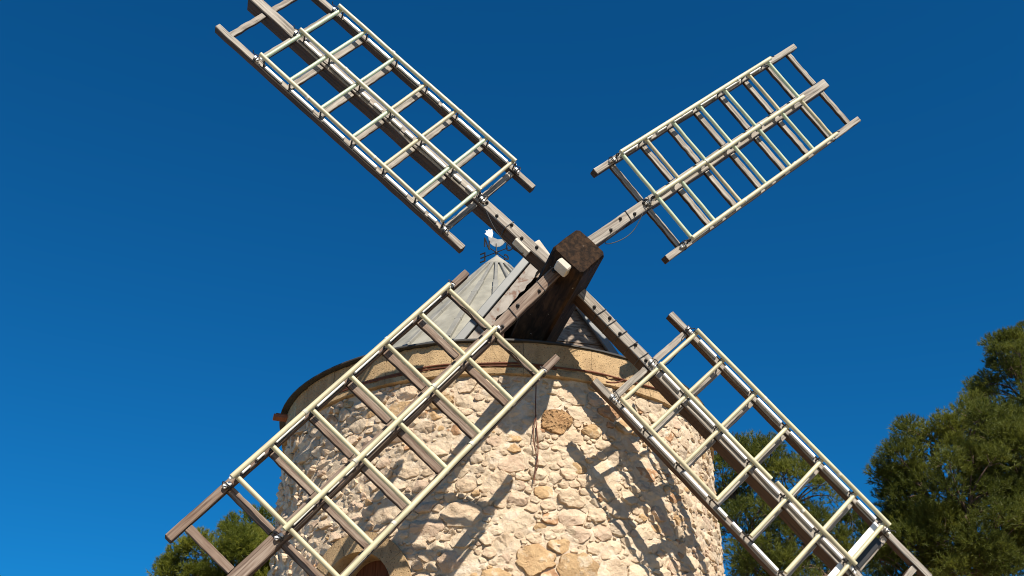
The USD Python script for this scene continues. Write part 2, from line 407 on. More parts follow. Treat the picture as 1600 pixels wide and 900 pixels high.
for r, tries in ((.17, 110), (.135, 500), (.108, 2600), (.084, 7500), (.064, 12000), (.047, 15000), (.033, 11000), (.024, 5000)):
    cu = RNG.uniform(-UMAX, UMAX, tries); cz = RNG.uniform(2.6 * STRETCH, (ZBAND - .02) * STRETCH, tries)
    rj = r * RNG.uniform(.85, 1.2, tries)
    for u, z, q in zip(cu, cz, rj):
        if in_opening(u, z / STRETCH, q * .6) or z / STRETCH + q * .55 / STRETCH > ZBAND:
            continue
        dd = np.hypot(arr[:, 0] - u, arr[:, 1] - z) - (arr[:, 2] + q) * .93
        if dd.min() > .004:
            arr = np.vstack([arr, (u, z, q, RNG.uniform(.8, 1.35))]); kinds.append(None)
# wall core: mortar sheet with relief
th_f = np.radians(np.arange(-100, 100.01, .36)); th_c = np.radians(np.arange(103, 258, 4.0))
ths = np.concatenate([th_f, th_c])
zs = np.concatenate([np.arange(-.3, 4.2, .25), np.arange(4.2, ZBAND + .03, .02)])
U, Z = np.meshgrid(ths * RT, zs)
P0 = np.stack([np.sin(U / RT) * RT, -np.cos(U / RT) * RT, Z], -1)
relief = (meshkit.fbm(P0 * 2.2, 4, 3) - .5) * .035 + (meshkit.fbm(P0 * 9, 4, 11) - .5) * .026 + (meshkit.noise(P0 * 30, 21) - .5) * .006
from scipy.spatial import cKDTree
kt = cKDTree(arr[:, :2])
dq, iq = kt.query(np.column_stack([U.ravel(), Z.ravel() * STRETCH]), k=4)
edge = np.min(np.abs(dq - arr[iq, 2] * 1.02) / .03, axis=1)
gate = np.clip((meshkit.noise(P0.reshape(-1, 3) * 4.5, 33) - .36) * 5, 0, 1)
groove = np.clip(1 - edge, 0, 1) * gate * .02
W = on_wall(U, Z, relief - .006 - groove.reshape(U.shape))
nt = len(ths)
idx = np.arange(len(zs) * nt).reshape(len(zs), nt)
a = idx[:-1]; b = np.roll(idx, -1, 1)[:-1]; c = np.roll(idx, -1, 1)[1:]; d = idx[1:]
quad = np.stack([a, b, c, d], -1).reshape(-1, 4)
uc = U.ravel()[quad].mean(1); zc = Z.ravel()[quad].mean(1)
wrap = abs(U.ravel()[quad[:, 0]] - U.ravel()[quad[:, 1]]) > 5
keep = ~(in_opening(uc, zc, -.07) & ~wrap)
obj('wall', (W.reshape(-1, 3), quad[keep]), mortar, tower, smooth=True)



mats_, wts = [m for m, w in STONES], np.array([w for m, w in STONES], float)
wts /= wts.sum()
stone_meshes = []
cam_pos = np.array([0, 0, 1.6])
for i, (u, z, r, asp) in enumerate(arr):
    nseg = 34 if r > .08 else 20
    ang = np.linspace(0, 2 * np.pi, nseg, endpoint=False)
    # angular outline: a random convex polygon given in polar form, roughened
    k = RNG.integers(4, 8)
    pa = np.sort(RNG.uniform(0, 2 * np.pi, k)); pd = RNG.uniform(.80, 1.25, k)
    cosm = np.cos(ang[:, None] - pa)
    rr_ = np.where(cosm > .15, pd / np.maximum(cosm, .15), 9).min(1)
    rr_ = np.minimum(rr_, 1.35) * r
    ex = np.array([math.sqrt(asp), 1 / math.sqrt(asp)])
    vec = np.stack([np.cos(ang), np.sin(ang)], 1) * rr_[:, None] * ex
    L = np.linalg.norm(vec, axis=1); ud_ = vec / L[:, None]
    near = np.nonzero((np.hypot(arr[:, 0] - u, arr[:, 1] - z) < 2.2 * (arr[:, 2] + r)) & (np.arange(len(arr)) != i))[0]
    gap = RNG.uniform(.002, .018)
    for j in near:
        dv = arr[j, :2] - (u, z); D = np.linalg.norm(dv); dv /= D
        t = D * r / (r + arr[j, 2]) - gap
        cs = ud_ @ dv
        L = np.where(cs > .05, np.minimum(L, t / np.maximum(cs, .05)), L)
    wav = meshkit.noise(np.column_stack([ud_ * 2.6, np.full(nseg, i * 2.3)]), 14) - .5
    L = L * (1 + wav * .22 + RNG.normal(0, .03, nseg))
    rot = RNG.normal(0, .12)
    out = ud_ * L[:, None]
    out = out @ np.array([[math.cos(rot), math.sin(rot)], [-math.sin(rot), math.cos(rot)]])
    left = np.clip((-u / D2U - 8) / 40, 0, 1)
    big = min(1, .45 + r * 5)
    proud = (kinds[i][1] if kinds[i] else np.clip(.002 + RNG.gamma(1.6, .0058), .0, .04) * (.6 + 1.0 * left + (.25 if u > 22 * D2U else 0))) * big
    # broken face: the lowest of a few tilted planes
    npl = RNG.integers(2, 5)
    pg = RNG.normal(0, .16 + .14 * left, (npl, 2)); ph = RNG.uniform(.0, .35, npl) * (.02 + proud)
    vs = []
    rings = ((1.0, -.05), (1.0, .2), (.955, .8), (.78, 1.0), (.52, 1.0), (.26, 1.0))
    for s, hh in rings:
        q = out * s * (1 + (RNG.normal(0, .03, (nseg, 1)) if s < .9 else 0))
        p3 = np.column_stack([u + q[:, 0], (z + q[:, 1]) / STRETCH])
        n3 = np.column_stack([p3 * 8, np.full(nseg, i * .37)]); n4 = np.column_stack([p3 * 27, np.full(nseg, i * 1.7)])
        h = (proud + (q @ pg.T + ph)).min(1) if hh > .5 else proud + np.minimum((q @ pg.T + ph).min(1), .0) * .8 - .012
        h = np.clip(h, -.03, .07)
        if hh > .5:
            h = h - (1 - hh) * .012 + (meshkit.noise(n3, 2) - .5) * .024 * big + (meshkit.noise(n4, 9) - .5) * .022 * big
        if hh < 0:
            h = np.full(nseg, -.06)
        if kinds[i] and kinds[i][0] == 'tufa' and hh > .5:
            h = h * .3 + .02 + (meshkit.noise(np.column_stack([p3 * 40, np.zeros(nseg)]), 4) - .6) * .03
        vs.append(on_wall(p3[:, 0], p3[:, 1], h))
    vs.append(on_wall(np.array([u]), np.array([z / STRETCH]), np.array([proud + ph.min() + RNG.normal(0, .004)])))
    V = np.vstack(vs); F = []
    for g in range(len(rings) - 1):
        for k_ in range(nseg):
            p, q = g * nseg + k_, g * nseg + (k_ + 1) % nseg
            F += [(p, q, q + nseg), (p, q + nseg, p + nseg)]
    e = (len(rings) - 1) * nseg
    F += [(e + k_, e + (k_ + 1) % nseg, len(V) - 1) for k_ in range(nseg)]
    if kinds[i]:
        mm = tufa_holes if kinds[i][0] == 'tufa' else ST[kinds[i][0]]
    else:
        mm = mats_[RNG.choice(len(mats_), p=wts)]
    # how large it shows: facing area over squared distance, inside the frame only
    c3 = on_wall(u, z / STRETCH, 0.0) + np.array([AX[0], AX[1], 0]); nv = np.array([math.sin(u / RT), -math.cos(u / RT), 0])
    dv = cam_pos - c3; dist = np.linalg.norm(dv)
    show = max(nv @ dv / dist, 0) * np.linalg.norm(L) ** 2 / dist ** 2 * (1.0 if z / STRETCH > 4.95 else .02)
    stone_meshes.append((show, (V, np.array(F)), mm, kinds[i]))
order = sorted(range(len(stone_meshes)), key=lambda i: -stone_meshes[i][0])
small = {}
for rank, i in enumerate(order):
    show, m, mm, kd_ = stone_meshes[i]
    if rank < 298 or kd_:
        if kd_ and kd_[0] == 'tufa':
            obj('stone', m, mm, tower, smooth=20, label='honeycomb weathered ochre stone riddled with holes')
        else:
            obj('stone', m, mm, tower, smooth=20)
    else:
        small.setdefault(mm.GetPath().name, (mm, []))[1].append(m)
for nm, (mm, ms) in small.items():
    obj(nm.replace('stone_', '') + '_small_stones', cat(ms), mm, tower, smooth=20, kind='stuff')

# cornice: ring of cut blocks
NB = 22
for k in range(NB):
    t0 = 2 * math.pi * (k + .0) / NB + .11; t1 = 2 * math.pi * (k + 1) / NB + .11 - .0016
    n = 15
    tt = np.linspace(t0, t1, n)
    prof = [(2.30, ZBAND), (3.175, ZBAND), (3.202, ZBAND + .012), (3.202, ZBAND + .085), (3.184, ZBAND + .10), (3.186, ZBAND + .12), (3.192, ZBAND + .44), (3.186, ZBAND + .455), (2.30, ZBAND + .455)]
    V = []
    dr_ = RNG.normal(0, .003)
    for t in tt:
        for (r_, z_) in prof:
            q = 0.0 if r_ < 3 else (meshkit.noise(np.array([[t * 14, z_ * 9, k * 3.1]]), 6)[0] - .5) * .014 - max(0, meshkit.noise(np.array([[t * 42, z_ * 16, k * 1.3]]), 16)[0] - .68) * .09 + dr_
            V.append(((r_ + q) * math.sin(t), -(r_ + q) * math.cos(t), z_))
    F = []; m_ = len(prof)
    for i in range(n - 1):
        for j in range(m_):
            p, q = i * m_ + j, i * m_ + (j + 1) % m_
            F += [(p, p + m_, q + m_), (p, q + m_, q)]
    F += [(0, j, j + 1) for j in range(1, m_ - 1)] + [((n - 1) * m_, (n - 1) * m_ + j + 1, (n - 1) * m_ + j) for j in range(1, m_ - 1)]
    obj('cornice_block', (np.array(V), np.array(F)), tufa, tower, smooth=40)

# window: arch stones, jamb stones, shutter
def wedge_block(poly_uz, front, back):
    """Block between two offsets of the wall from an outline in (u, z)."""
    p = np.asarray(poly_uz, float); n = len(p)
    V = np.vstack([on_wall(p[:, 0], p[:, 1], np.full(n, front)), on_wall(p[:, 0], p[:, 1], np.full(n, back))])
    F = [(0, k, k + 1) for k in range(1, n - 1)] + [(n, n + k + 1, n + k) for k in range(1, n - 1)]
    for k in range(n):
        q = (k + 1) % n
        F += [(k, k + n, q + n), (k, q + n, q)]
    return V, np.array(F)


edges_ = np.linspace(0, math.pi, 6)
for k in range(5):
    a0, a1 = edges_[k] + .003, edges_[k + 1] - .003
    aa_ = np.linspace(a0, a1, 7)
    poly = [(ARCH_U + ARCH_RI * math.cos(t), ARCH_Z + ARCH_RI * math.sin(t)) for t in aa_] + [(ARCH_U + ARCH_RO * math.cos(t), ARCH_Z + ARCH_RO * math.sin(t)) for t in aa_[::-1]]
    obj('arch_stone', wedge_block(poly[::-1], .045 + RNG.uniform(-.004, .004), -.45), tufa, tower)
for s in (-1, 1):
    for k in range(3):
        z0, z1 = ARCH_BOT + k * .476 + .004, ARCH_BOT + (k + 1) * .476 - .004
        u0, u1 = sorted((ARCH_U + s * ARCH_RI, ARCH_U + s * ARCH_RO))
        obj('jamb_stone', wedge_block([(u0, z0), (u0, z1), (u1, z1), (u1, z0)], .045, -.45), tufa, tower)
obj('window_sill', wedge_block([(ARCH_U - .9, ARCH_BOT - .16), (ARCH_U - .9, ARCH_BOT - .004), (ARCH_U + .9, ARCH_BOT - .004), (ARCH_U + .9, ARCH_BOT - .16)], .08, -.45), tufa, tower)
shutter_mat = wood('red_brown_door_wood', 2, (.06, .022, .012), (.12, .045, .025), (.17, .07, .04))
for k in range(6):
    u0 = ARCH_U - .6 + k * .2
    obj('shutter_board', wedge_block([(u0 + .003, ARCH_BOT), (u0 + .003, 5.58), (u0 + .197, 5.58), (u0 + .197, ARCH_BOT)], -.36, -.40), shutter_mat, tower)

# ------------------------------------------------------------------ cap: zinc cone roof with timber dormer
CA = np.array([AX[0] - .05, AX[1]])
cap = xform('zinc_mill_cap', loc=site((CA[0], CA[1], 0)), scale=KT, label='grey zinc cone roof of the windmill with a small timber gable', category='roof')
CAP_AZ = math.radians(12.6)
NV = np.array([math.sin(CAP_AZ), -math.cos(CAP_AZ), 0.0])          # out through the gable
RV = np.array([math.cos(CAP_AZ), math.sin(CAP_AZ), 0.0])
ROOF = [(2.86, 7.98), (2.35, 8.575), (1.60, 9.44), (.84, 10.305), (.22, 11.03)]
GD, GC, GB, GH = 2.45, .06, 1.30, 1.93      # gable: distance, sideways centre, half base, height
GZ = 8.02


def roof_r(z):
    return np.interp(z, [p[1] for p in ROOF], [p[0] for p in ROOF])


NP = 24
for k in range(NP):
    t0, t1 = 2 * math.pi * k / NP, 2 * math.pi * (k + 1) / NP
    mid = (t0 + t1) / 2
    # panels in front of the gable stop above it
    off = math.atan2(math.sin(mid - CAP_AZ), math.cos(mid - CAP_AZ))
    prof = ROOF
    if abs(off) < .31:
        zcut = 9.55
        prof = [(roof_r(zcut), zcut)] + [p for p in ROOF if p[1] > zcut + .02]
    V, F = [], []
    nn = 5
    for (r_, z_) in prof:
        for t in np.linspace(t0 + .002, t1 - .002, nn):
            bulge = .006 * math.sin((t - t0) / (t1 - t0) * math.pi) + (meshkit.noise(np.array([[t * 6, z_ * 2.5, 1.0]]), 3)[0] - .5) * .012
            V.append(((r_ + bulge) * math.sin(t), -(r_ + bulge) * math.cos(t), z_))
    L_ = len(prof)
    # inner skin for thickness
    base = len(V)
    V += [(x * (1 - .02), y * (1 - .02), z - .02) for x, y, z in V]
    for i in range(L_ - 1):
        for j in range(nn - 1):
            p = i * nn + j
            F += [(p, p + 1, p + nn + 1), (p, p + nn + 1, p + nn)]
            F += [(base + p, base + p + nn + 1, base + p + 1), (base + p, base + p + nn, base + p + nn + 1)]
    for j in range(nn - 1):
        F += [(j, base + j, base + j + 1), (j, base + j + 1, j + 1)]
    obj('roof_panel', (np.array(V), np.array(F)), zinc, cap, smooth=40)
    # seam on t0
    offs = math.atan2(math.sin(t0 - CAP_AZ), math.cos(t0 - CAP_AZ))
    pr_ = ROOF if abs(offs) > .34 else [(roof_r(9.65), 9.65)] + [p for p in ROOF if p[1] > 9.7]
    parts = []
    for (p, q) in zip(pr_[:-1], pr_[1:]):
        A = np.array([(p[0] + .022) * math.sin(t0), -(p[0] + .022) * math.cos(t0), p[1]]); B = np.array([(q[0] + .022) * math.sin(t0), -(q[0] + .022) * math.cos(t0), q[1]])
        w = .085 * (1 if p[0] > 1.2 else .62)
        parts.append(beam(A, B, (math.cos(t0), math.sin(t0), 0), w, .06, .008))
        for q_ in ((.55,) if p[0] > 1.0 else ()):
            C_ = A + (B - A) * q_; dd_ = (B - A) / np.linalg.norm(B - A)
            parts.append(beam(C_ - dd_ * .016, C_ + dd_ * .016, (math.cos(t0), math.sin(t0), 0), w + .012, .066, .004))
    obj('roof_seam', cat(parts), zinc_seam, cap)
# top cap cone
def revolve(prof, n=40, t0=0.0, t1=2 * math.pi):
    m = trimesh.creation.revolve(np.array(prof), sections=n)
    return np.asarray(m.vertices), np.asarray(m.faces)


obj('top_cone', revolve([(0, 11.02), (.27, 11.0), (.285, 11.01), (.285, 11.035), (.27, 11.05), (.16, 11.165), (.05, 11.275), (.03, 11.295), (.026, 11.31), (0, 11.315)]), zinc_top, cap, smooth=30)
obj('drip_edge', revolve([(3.12, 8.018), (3.232, 8.010), (3.24, 8.013), (3.24, 8.030), (3.22, 8.048), (3.12, 8.062), (3.12, 8.018)], 96), zinc_dark, cap, smooth=30)

# gable
def gp(lat, z, dist=GD):
    return NV * dist + RV * lat + np.array([0, 0, z])


APX = .06      # the ridge stands off the middle of the gable


def slope_half(z):
    return GB * (1 - (z - GZ) / GH)


APEX_Z = GZ + GH
for s in (-1, 1):
    # dormer roof slope, running back into the cone
    foot_f, top_f = gp(GC + s * (GB + .05), GZ - .02, GD + .06), gp(APX, APEX_Z + .05, GD + .06)
    foot_b, top_b = gp(GC + s * (GB + .05), GZ - .02, 1.9), gp(APX, APEX_Z + .05, .9)
    nrm = np.cross(top_f - foot_f, foot_b - foot_f); nrm /= np.linalg.norm(nrm); nrm *= -np.sign(nrm @ (RV * s))
    q = np.array([foot_f, top_f, top_b, foot_b])
    V = np.vstack([q, q + nrm * .025]); F = []
    F += [(0, 1, 2), (0, 2, 3), (4, 6, 5), (4, 7, 6)]
    for k in range(4):
        F += [(k, k + 4, (k + 1) % 4 + 4), (k, (k + 1) % 4 + 4, (k + 1) % 4)]
    obj('dormer_slope', (V, np.array(F)), zinc_seam, cap)
    along = (gp(APX, APEX_Z) - gp(GC + s * GB, GZ)); along /= np.linalg.norm(along)
    inn = np.cross(along, NV) * s
    inn = inn if inn @ (-RV * s) > 0 else -inn
    a_, b_ = gp(GC + s * GB, GZ, GD + .07), gp(APX, APEX_Z, GD + .07)
    obj('gable_flashing', beam(a_ + inn * .02 + along * .02, b_ + inn * .02 - along * .03, inn, .11, .05, .008), zinc_bright, cap)
    # ragged white barge board inside the flashing
    o = a_ + inn * .095 - NV * .03
    Lb = np.linalg.norm(b_ - a_) - .12
    xs = np.linspace(0.05, Lb, 26)
    low = [(x, .14 + .055 * (meshkit.noise(np.array([[x * 5, s * 3.0, .5]]), 8)[0] - .5) * 2 + RNG.normal(0, .008)) for x in xs]
    if s > 0:
        continue
    poly = [(xs[0], 0), (xs[-1], 0)] + low[::-1]
    obj('barge_board', extrude(poly, .03, o, along, inn, NV), flaky, cap)
# boards across the gable, split by the opening for the shaft
OPL, OPR = -.42, .30
zb = GZ
k = 0
for hgt in (.22, .26, .25, .27, .24, .22, .2):
    z0, z1 = zb + .006, zb + hgt - .006
    for (l0, l1) in ((-9, OPL), (OPR, 9)):
        h0, h1 = slope_half(z0) - .04, slope_half(z1) - .04
        if z0 > APEX_Z - .35:
            continue
        g0, g1 = [GC + (APX - GC) * (zz_ - GZ) / GH for zz_ in (z0, z1)]
        A0, A1 = max(l0, g0 - h0), max(l0, g1 - h1); B0, B1 = min(l1, g0 + h0), min(l1, g1 + h1)
        if B1 - A1 < .03:
            continue
        poly = [(A0, z0), (B0, z0), (B1, z1), (A1, z1)]
        obj('gable_board', extrude(poly, .035, NV * (GD - .05 + RNG.uniform(-.01, .01)), RV, (0, 0, 1), NV), gable_wood, cap)
    zb += hgt
obj('gable_board', extrude([(APX - .30, APEX_Z - .47), (APX + .26, APEX_Z - .47), (APX, APEX_Z - .05)], .035, NV * (GD - .05), RV, (0, 0, 1), NV), gable_wood, cap)
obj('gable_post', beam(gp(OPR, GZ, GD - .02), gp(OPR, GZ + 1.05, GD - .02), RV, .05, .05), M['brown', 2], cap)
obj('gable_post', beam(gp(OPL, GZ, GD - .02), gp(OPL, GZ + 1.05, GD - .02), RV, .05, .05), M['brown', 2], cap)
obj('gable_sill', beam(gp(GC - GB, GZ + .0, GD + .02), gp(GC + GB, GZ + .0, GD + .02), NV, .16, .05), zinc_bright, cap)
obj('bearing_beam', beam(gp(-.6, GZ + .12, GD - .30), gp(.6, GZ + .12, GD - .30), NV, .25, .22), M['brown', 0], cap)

# ------------------------------------------------------------------ sail wheel: shaft and four sails
HUB = np.array([.7309, 11.1782, 8.5631])
wheel = xform('sail_wheel', loc=HUB, label='dark timber windshaft carrying four wooden lattice sails fitted with plastic light tubes', category='windmill sails')
n_ = np.array([.27487, -.96147, -.00356]); n_ /= np.linalg.norm(n_)
r_ax = np.cross([0, 0, 1], n_); r_ax /= np.linalg.norm(r_ax); u_ax = np.cross(n_, r_ax)
PHI = .8168
DPH = dict(A=.0533, B=-.0785, C=.0609, D=-.0357)
BETA = dict(A=-.0123, B=.0932, C=-.0354, D=.1061)
R0 = dict(A=1.957, B=1.790, C=2.182, D=2.097)
DOFF = dict(A=-.3035, B=.3035, C=.3035, D=-.3035)
BASE = dict(A=math.pi / 2, B=0.0, C=math.pi, D=-math.pi / 2)
SCALE = dict(A=.9815, B=1.0, C=1.0, D=.9815)      # the rear stock is a little shorter
RSH = dict(A=.005, B=.03, C=.0, D=.045)
LAB = dict(A='sail pointing up and away from the vane side, pale green cross tubes', B='shortest looking sail, pointing up over open sky',
           C='sail crossing in front of the stone tower and the roof', D='sail reaching down over the pines with a broken middle tube')
DR, HW, HT = .5463, .70, .134
# shaft
sh = HUB * 0
SHAFT_END = np.array([.785, 10.589, 8.345])
SAX = np.array([-.240, .970, -.03]); SAX /= np.linalg.norm(SAX)     # towards the back
ua = math.cos(PHI) * r_ax + math.sin(PHI) * u_ax
ua = ua - SAX * (ua @ SAX); ua /= np.linalg.norm(ua); ub = np.cross(SAX, ua)
# local frame so that the grain runs along z
Msh = np.eye(4); Msh[:3, 0], Msh[:3, 1], Msh[:3, 2] = ua, ub, SAX
Msh[:3, 3] = SHAFT_END - HUB
front = 0.0
NS = 22
SIDE = .475


def shaft_mesh():
    rows = []
    zz = np.concatenate([[front - .0], np.linspace(front + .03, front + .5, 8), np.linspace(front + .6, 3.3, 9)])
    per = []
    hs = SIDE / 2; chm = .035
    pts_ = [(hs - chm, -hs), (hs, -hs + chm), (hs, hs - chm), (hs - chm, hs), (-hs + chm, hs), (-hs, hs - chm), (-hs, -hs + chm), (-hs + chm, -hs)]
    for i in range(8):
        p, q = np.array(pts_[i]), np.array(pts_[(i + 1) % 8])
        m = 5 if i % 2 else 2
        per += [p + (q - p) * t for t in np.linspace(0, 1, m, endpoint=False)]
    per = np.array(per); npg = len(per)
    for i, z in enumerate(zz):
        s = .93 if i == 0 else 1.0
        q = per * s
        n3 = np.column_stack([q * 5, np.full(npg, z * .9)])
        q = q * (1 + (meshkit.noise(n3, 5)[:, None] - .5) * .05)
        zr = np.full(npg, z)
        if i < 5:
            zr = zr + (meshkit.noise(np.column_stack([q * 9, np.zeros(npg)]), 8) - .5) * (.05 if i else .004) * (1 - i / 5)
        rows.append(np.column_stack([q, zr]))
    top_ = np.array([0, 0, 1.0]) @ np.column_stack([ua, ub])
    for i_, rw in enumerate(rows):
        hgt = rw[:, :2] @ top_
        rw[:, :2] -= np.outer(np.clip(hgt - .31, 0, 1) * (.85 if i_ < 5 else .5), top_)
        if 0 < i_ < 4:
            rw[:, 2] += np.clip(hgt - .24, 0, 1) * .4
    # front face rings
    V = rows[:]
    fr = [rows[0] * np.array([s, s, 1]) + np.column_stack([np.zeros((npg, 2)), (meshkit.noise(np.column_stack([per * s * 11, np.ones(npg)]), 3) - .5) * .004]) for s in (.82, .62, .42, .2)]
    V = fr[::-1] + V
    nr = len(V)
    VV = np.vstack(V + [np.array([[0, 0, front]])])
    F = []
    for i in range(nr - 1):
        for k in range(npg):
            p, q = i * npg + k, i * npg + (k + 1) % npg
            F += [(p, q, q + npg), (p, q + npg, p + npg)]
    F += [(len(VV) - 1, (k + 1) % npg, k) for k in range(npg)]
    return VV, np.array(F)[:, ::-1]


shaft_p = numbered(wheel, 'windshaft')
xf = usdkit.mesh(stage, shaft_p, shaft_mesh(), shaft_mat, smooth=30)
UsdGeom.Xformable(xf.GetPrim()).AddTransformOp().Set(Gf.Matrix4d(*Msh.T.ravel().tolist()))

def in_shaft(m):
    v, f = m
    return v @ Msh[:3, :3].T + Msh[:3, 3], f


obj('wedge', in_shaft(beam((-.20, 0, .10), (-.315, .0, .10), (0, 1, 0), .17, .17, .014)), pale_wood, wheel)

def coil(c, axis_a, axis_b, rad, n=20, turns=1.0, rise=None):
    t = np.linspace(0, 2 * np.pi * turns, n)
    P = np.asarray(c) + np.cos(t)[:, None] * np.asarray(axis_a) * rad + np.sin(t)[:, None] * np.asarray(axis_b) * rad
    if rise is not None:
        P = P + np.linspace(0, 1, n)[:, None] * np.asarray(rise)
    return P


def sail(key):
    ang = PHI + BASE[key] + DPH[key]
    rad = math.cos(ang) * r_ax + math.sin(ang) * u_ax
    tan = -math.sin(ang) * r_ax + math.cos(ang) * u_ax
    b = BETA[key]
    c = math.cos(b) * tan + math.sin(b) * n_
    m = math.cos(b) * n_ - math.sin(b) * tan
    sc_ = SCALE[key]
    org = (HUB + DOFF[key] * n_ - (0, 0, 1.6)) * sc_ + (0, 0, 1.6) - HUB
    X = np.eye(4); X[:3, 0], X[:3, 1], X[:3, 2], X[:3, 3] = rad * sc_, c * sc_, m * sc_, org
    s = xform('sail', wheel, matrix=X, label=LAB[key])
    r0 = R0[key]; dr0 = r0 - 1.932
    RO, RI = 5.380 + dr0, 1.064 + dr0
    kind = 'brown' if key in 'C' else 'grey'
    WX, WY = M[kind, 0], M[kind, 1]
    ro_st = RO - (0.02 if key != 'A' else -.12)
    # stock and side rails (front faces at h = 0)
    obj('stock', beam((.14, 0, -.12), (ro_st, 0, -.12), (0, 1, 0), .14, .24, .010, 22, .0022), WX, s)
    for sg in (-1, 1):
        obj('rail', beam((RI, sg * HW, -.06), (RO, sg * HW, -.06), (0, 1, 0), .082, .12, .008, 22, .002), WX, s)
    # wooden rungs (two halves each, let into the stock)
    tub = [r0 - .462] + [r0 + k * DR for k in range(5)] + [r0 + 2.639]
    wr = [r0 + k * DR + RSH[key] for k in range(-1, 7)]
    wr[0] = r0 - .53 + RSH[key] * .6 - (.06 if key in 'BD' else 0)
    wr[-1] = min(r0 + 6 * DR, RO - .20)
    for r_ in wr:
        for sg in (-1, 1):
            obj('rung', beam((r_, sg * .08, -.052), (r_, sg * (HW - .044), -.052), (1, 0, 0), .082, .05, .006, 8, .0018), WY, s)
    # light tubes: three long ones in front of the rails, cross tubes just behind them
    cross = pvc_green if key in 'AB' else pvc
    r_in, r_out = tub[0] - .03, tub[-1] + .05
    for sg in (1, 0, -1):
        y = sg * HW
        pieces = [(r_in, r_out)]
        if key == 'D' and sg == 0:
            pieces = [(r_in, r0 + 2.50 * DR), (r0 + 2.62 * DR, r_out)]
        if key == 'D' and sg == -1:
            pieces = [(r_in, r0 + 1.95 * DR)]
        for i, (p, q) in enumerate(pieces):
            nseg = 14
            xs = np.linspace(p, q, nseg)
            wob = np.cumsum(RNG.normal(0, .0012, (nseg, 2)), 0)
            oy = .016 if (key == 'D' and sg == 0 and i == 1) else 0
            obj('light_tube', tube(np.column_stack([xs, y + oy + wob[:, 0], HT + .022 + wob[:, 1]]), .0275, 12), pvc if RNG.random() < .6 else pvc_aged, s, smooth=40)
        # sleeve joints
        for f_ in (.34, .71):
            xj = r_in + (r_out - r_in) * (f_ + RNG.uniform(-.04, .04))
            if key == 'D' and sg == -1 and xj > pieces[0][1]:
                continue
            obj('tube_joint', tube([(xj, y, HT + .022), (xj + .035, y, HT + .022)], .030, 12), sleeve, s, smooth=40)
    for i, r_ in enumerate(tub):
        for sg in (-1, 1):
            ya, yb = sg * .012, sg * (HW - .012)
            xs = np.linspace(ya, yb, 6)
            obj('cross_tube', tube(np.column_stack([np.full(6, r_) + RNG.normal(0, .003), xs, HT - .020 + RNG.normal(0, .0015, 6)]), .0255, 12), cross if RNG.random() < .75 else pvc_aged, s, smooth=40)
        for sg in (-1, 0, 1):      # stand-offs that carry the frame
            obj('standoff', beam((r_ - .035, sg * HW, 0), (r_ - .035, sg * HW, HT - .02), (0, 1, 0), .022, .016, .003), black_rubber, s)
    # white cable channels on the faces of the rails and the stock
    for sg in (-1, 0, 1):
        for i in range(6):
            p, q = tub[i] + .055, tub[i + 1] - .06
            y = sg * HW + (.004 if sg else .012) + RNG.normal(0, .002)
            cuts = [(p, q)] if RNG.random() < .78 else [(p, p + (q - p) * .42), (p + (q - p) * .5, q)]
            for (g, h) in cuts:
                g, h = g + RNG.uniform(0, .04), h - RNG.uniform(0, .04)
                obj('cable_channel', beam((g, y, .020), (h, y, .020), (0, 1, 0), .036, .040, .006), white_plastic, s)
                # thin black lead beside it
        xs = np.linspace(tub[0], tub[-1], 30)
        obj('lead', tube(np.column_stack([xs, np.full(30, sg * HW + .031) + RNG.normal(0, .0015, 30), np.full(30, .006)]), .006, 5), black_rubber, s, smooth=True)
    # end fittings: white connectors and loops of black lead
    for (r_, out) in ((tub[0] - .10, -1), (tub[-1] + .10, 1)):
        for sg in (-1, 0, 1):
            y = sg * HW
            if out > 0 and key == 'B' and sg == 0:
                continue
            obj('connector', beam((r_ - .045, y + .012, .022), (r_ + .04, y - .006, .026), (0, 1, 0), .04, .034, .008), white_plastic, s)
            obj('connector', beam((r_ + .05 * -out, y - .02, .06), (r_ + .115 * -out, y - .01, .085), (0, 1, 0), .028, .028, .006), white_plastic, s)
            cl = [tube(coil((r_ - .01, y, .0), (0, 1, 0), (0, 0, 1), .052, 16, 1.2, (.025, 0, 0)), .006, 5)]
            cl.append(tube(smooth_path([(r_ - .04, y + .03, .05), (r_ - .01 + RNG.normal(0, .02), y + .045 * RNG.choice([-1, 1]), .07 + RNG.normal(0, .012)), (r_ + .04, y + .02, .11), (r_ + .06, y, HT)], 14), .006, 5))
            obj('loose_lead', cat(cl), black_rubber, s, smooth=True)
    for sg in (-1, 1):     # leads sagging under the first cross tube
        P = [(tub[0] + .02, sg * .05, HT - .03), (tub[0] + .035, sg * .2, HT - .075), (tub[0] + .02, sg * .36, HT - .055), (tub[0] + .03, sg * .5, HT - .085), (tub[0], sg * .66, HT - .02)]
        obj('loose_lead', tube(smooth_path(P, 22), .006, 5), black_rubber, s, smooth=True)
    # bolts and lead bands on the bare part of the stock
    free0, free1 = .35, RI + .35
    if key in 'BD':
        free0 = .42
    for i, t in enumerate(np.linspace(.12, .9, 5 if key in 'AD' else 4)):
        x = free0 + (free1 - free0) * t
        y = (.028 if i % 2 else -.022)
        obj('bolt', [tube([(x, y, -.004), (x, y, .012), (x, y, .022)], [.024, .022, .012], 10), tube([(x, y, .018), (x, y, .04)], .009, 8)], iron, s, smooth=30)
    nb = dict(A=1, B=1, C=2, D=5)[key]
    for i in range(nb):
        x = free0 + (free1 - free0) * ((i + .5) / nb * .8 + .12)
        w_ = .0855
        w_ = .073
        lo = [(x, -w_, .003), (x + .012, 0, .005), (x + .02, w_, .003), (x + .02, w_ + .004, -.1), (x + .02, w_ - .01, -.246), (x, -w_ + .01, -.246), (x, -w_ - .004, -.1), (x, -w_, .003)]
        obj('lead_band', tube(lo, .0065, 5), black_rubber, s)
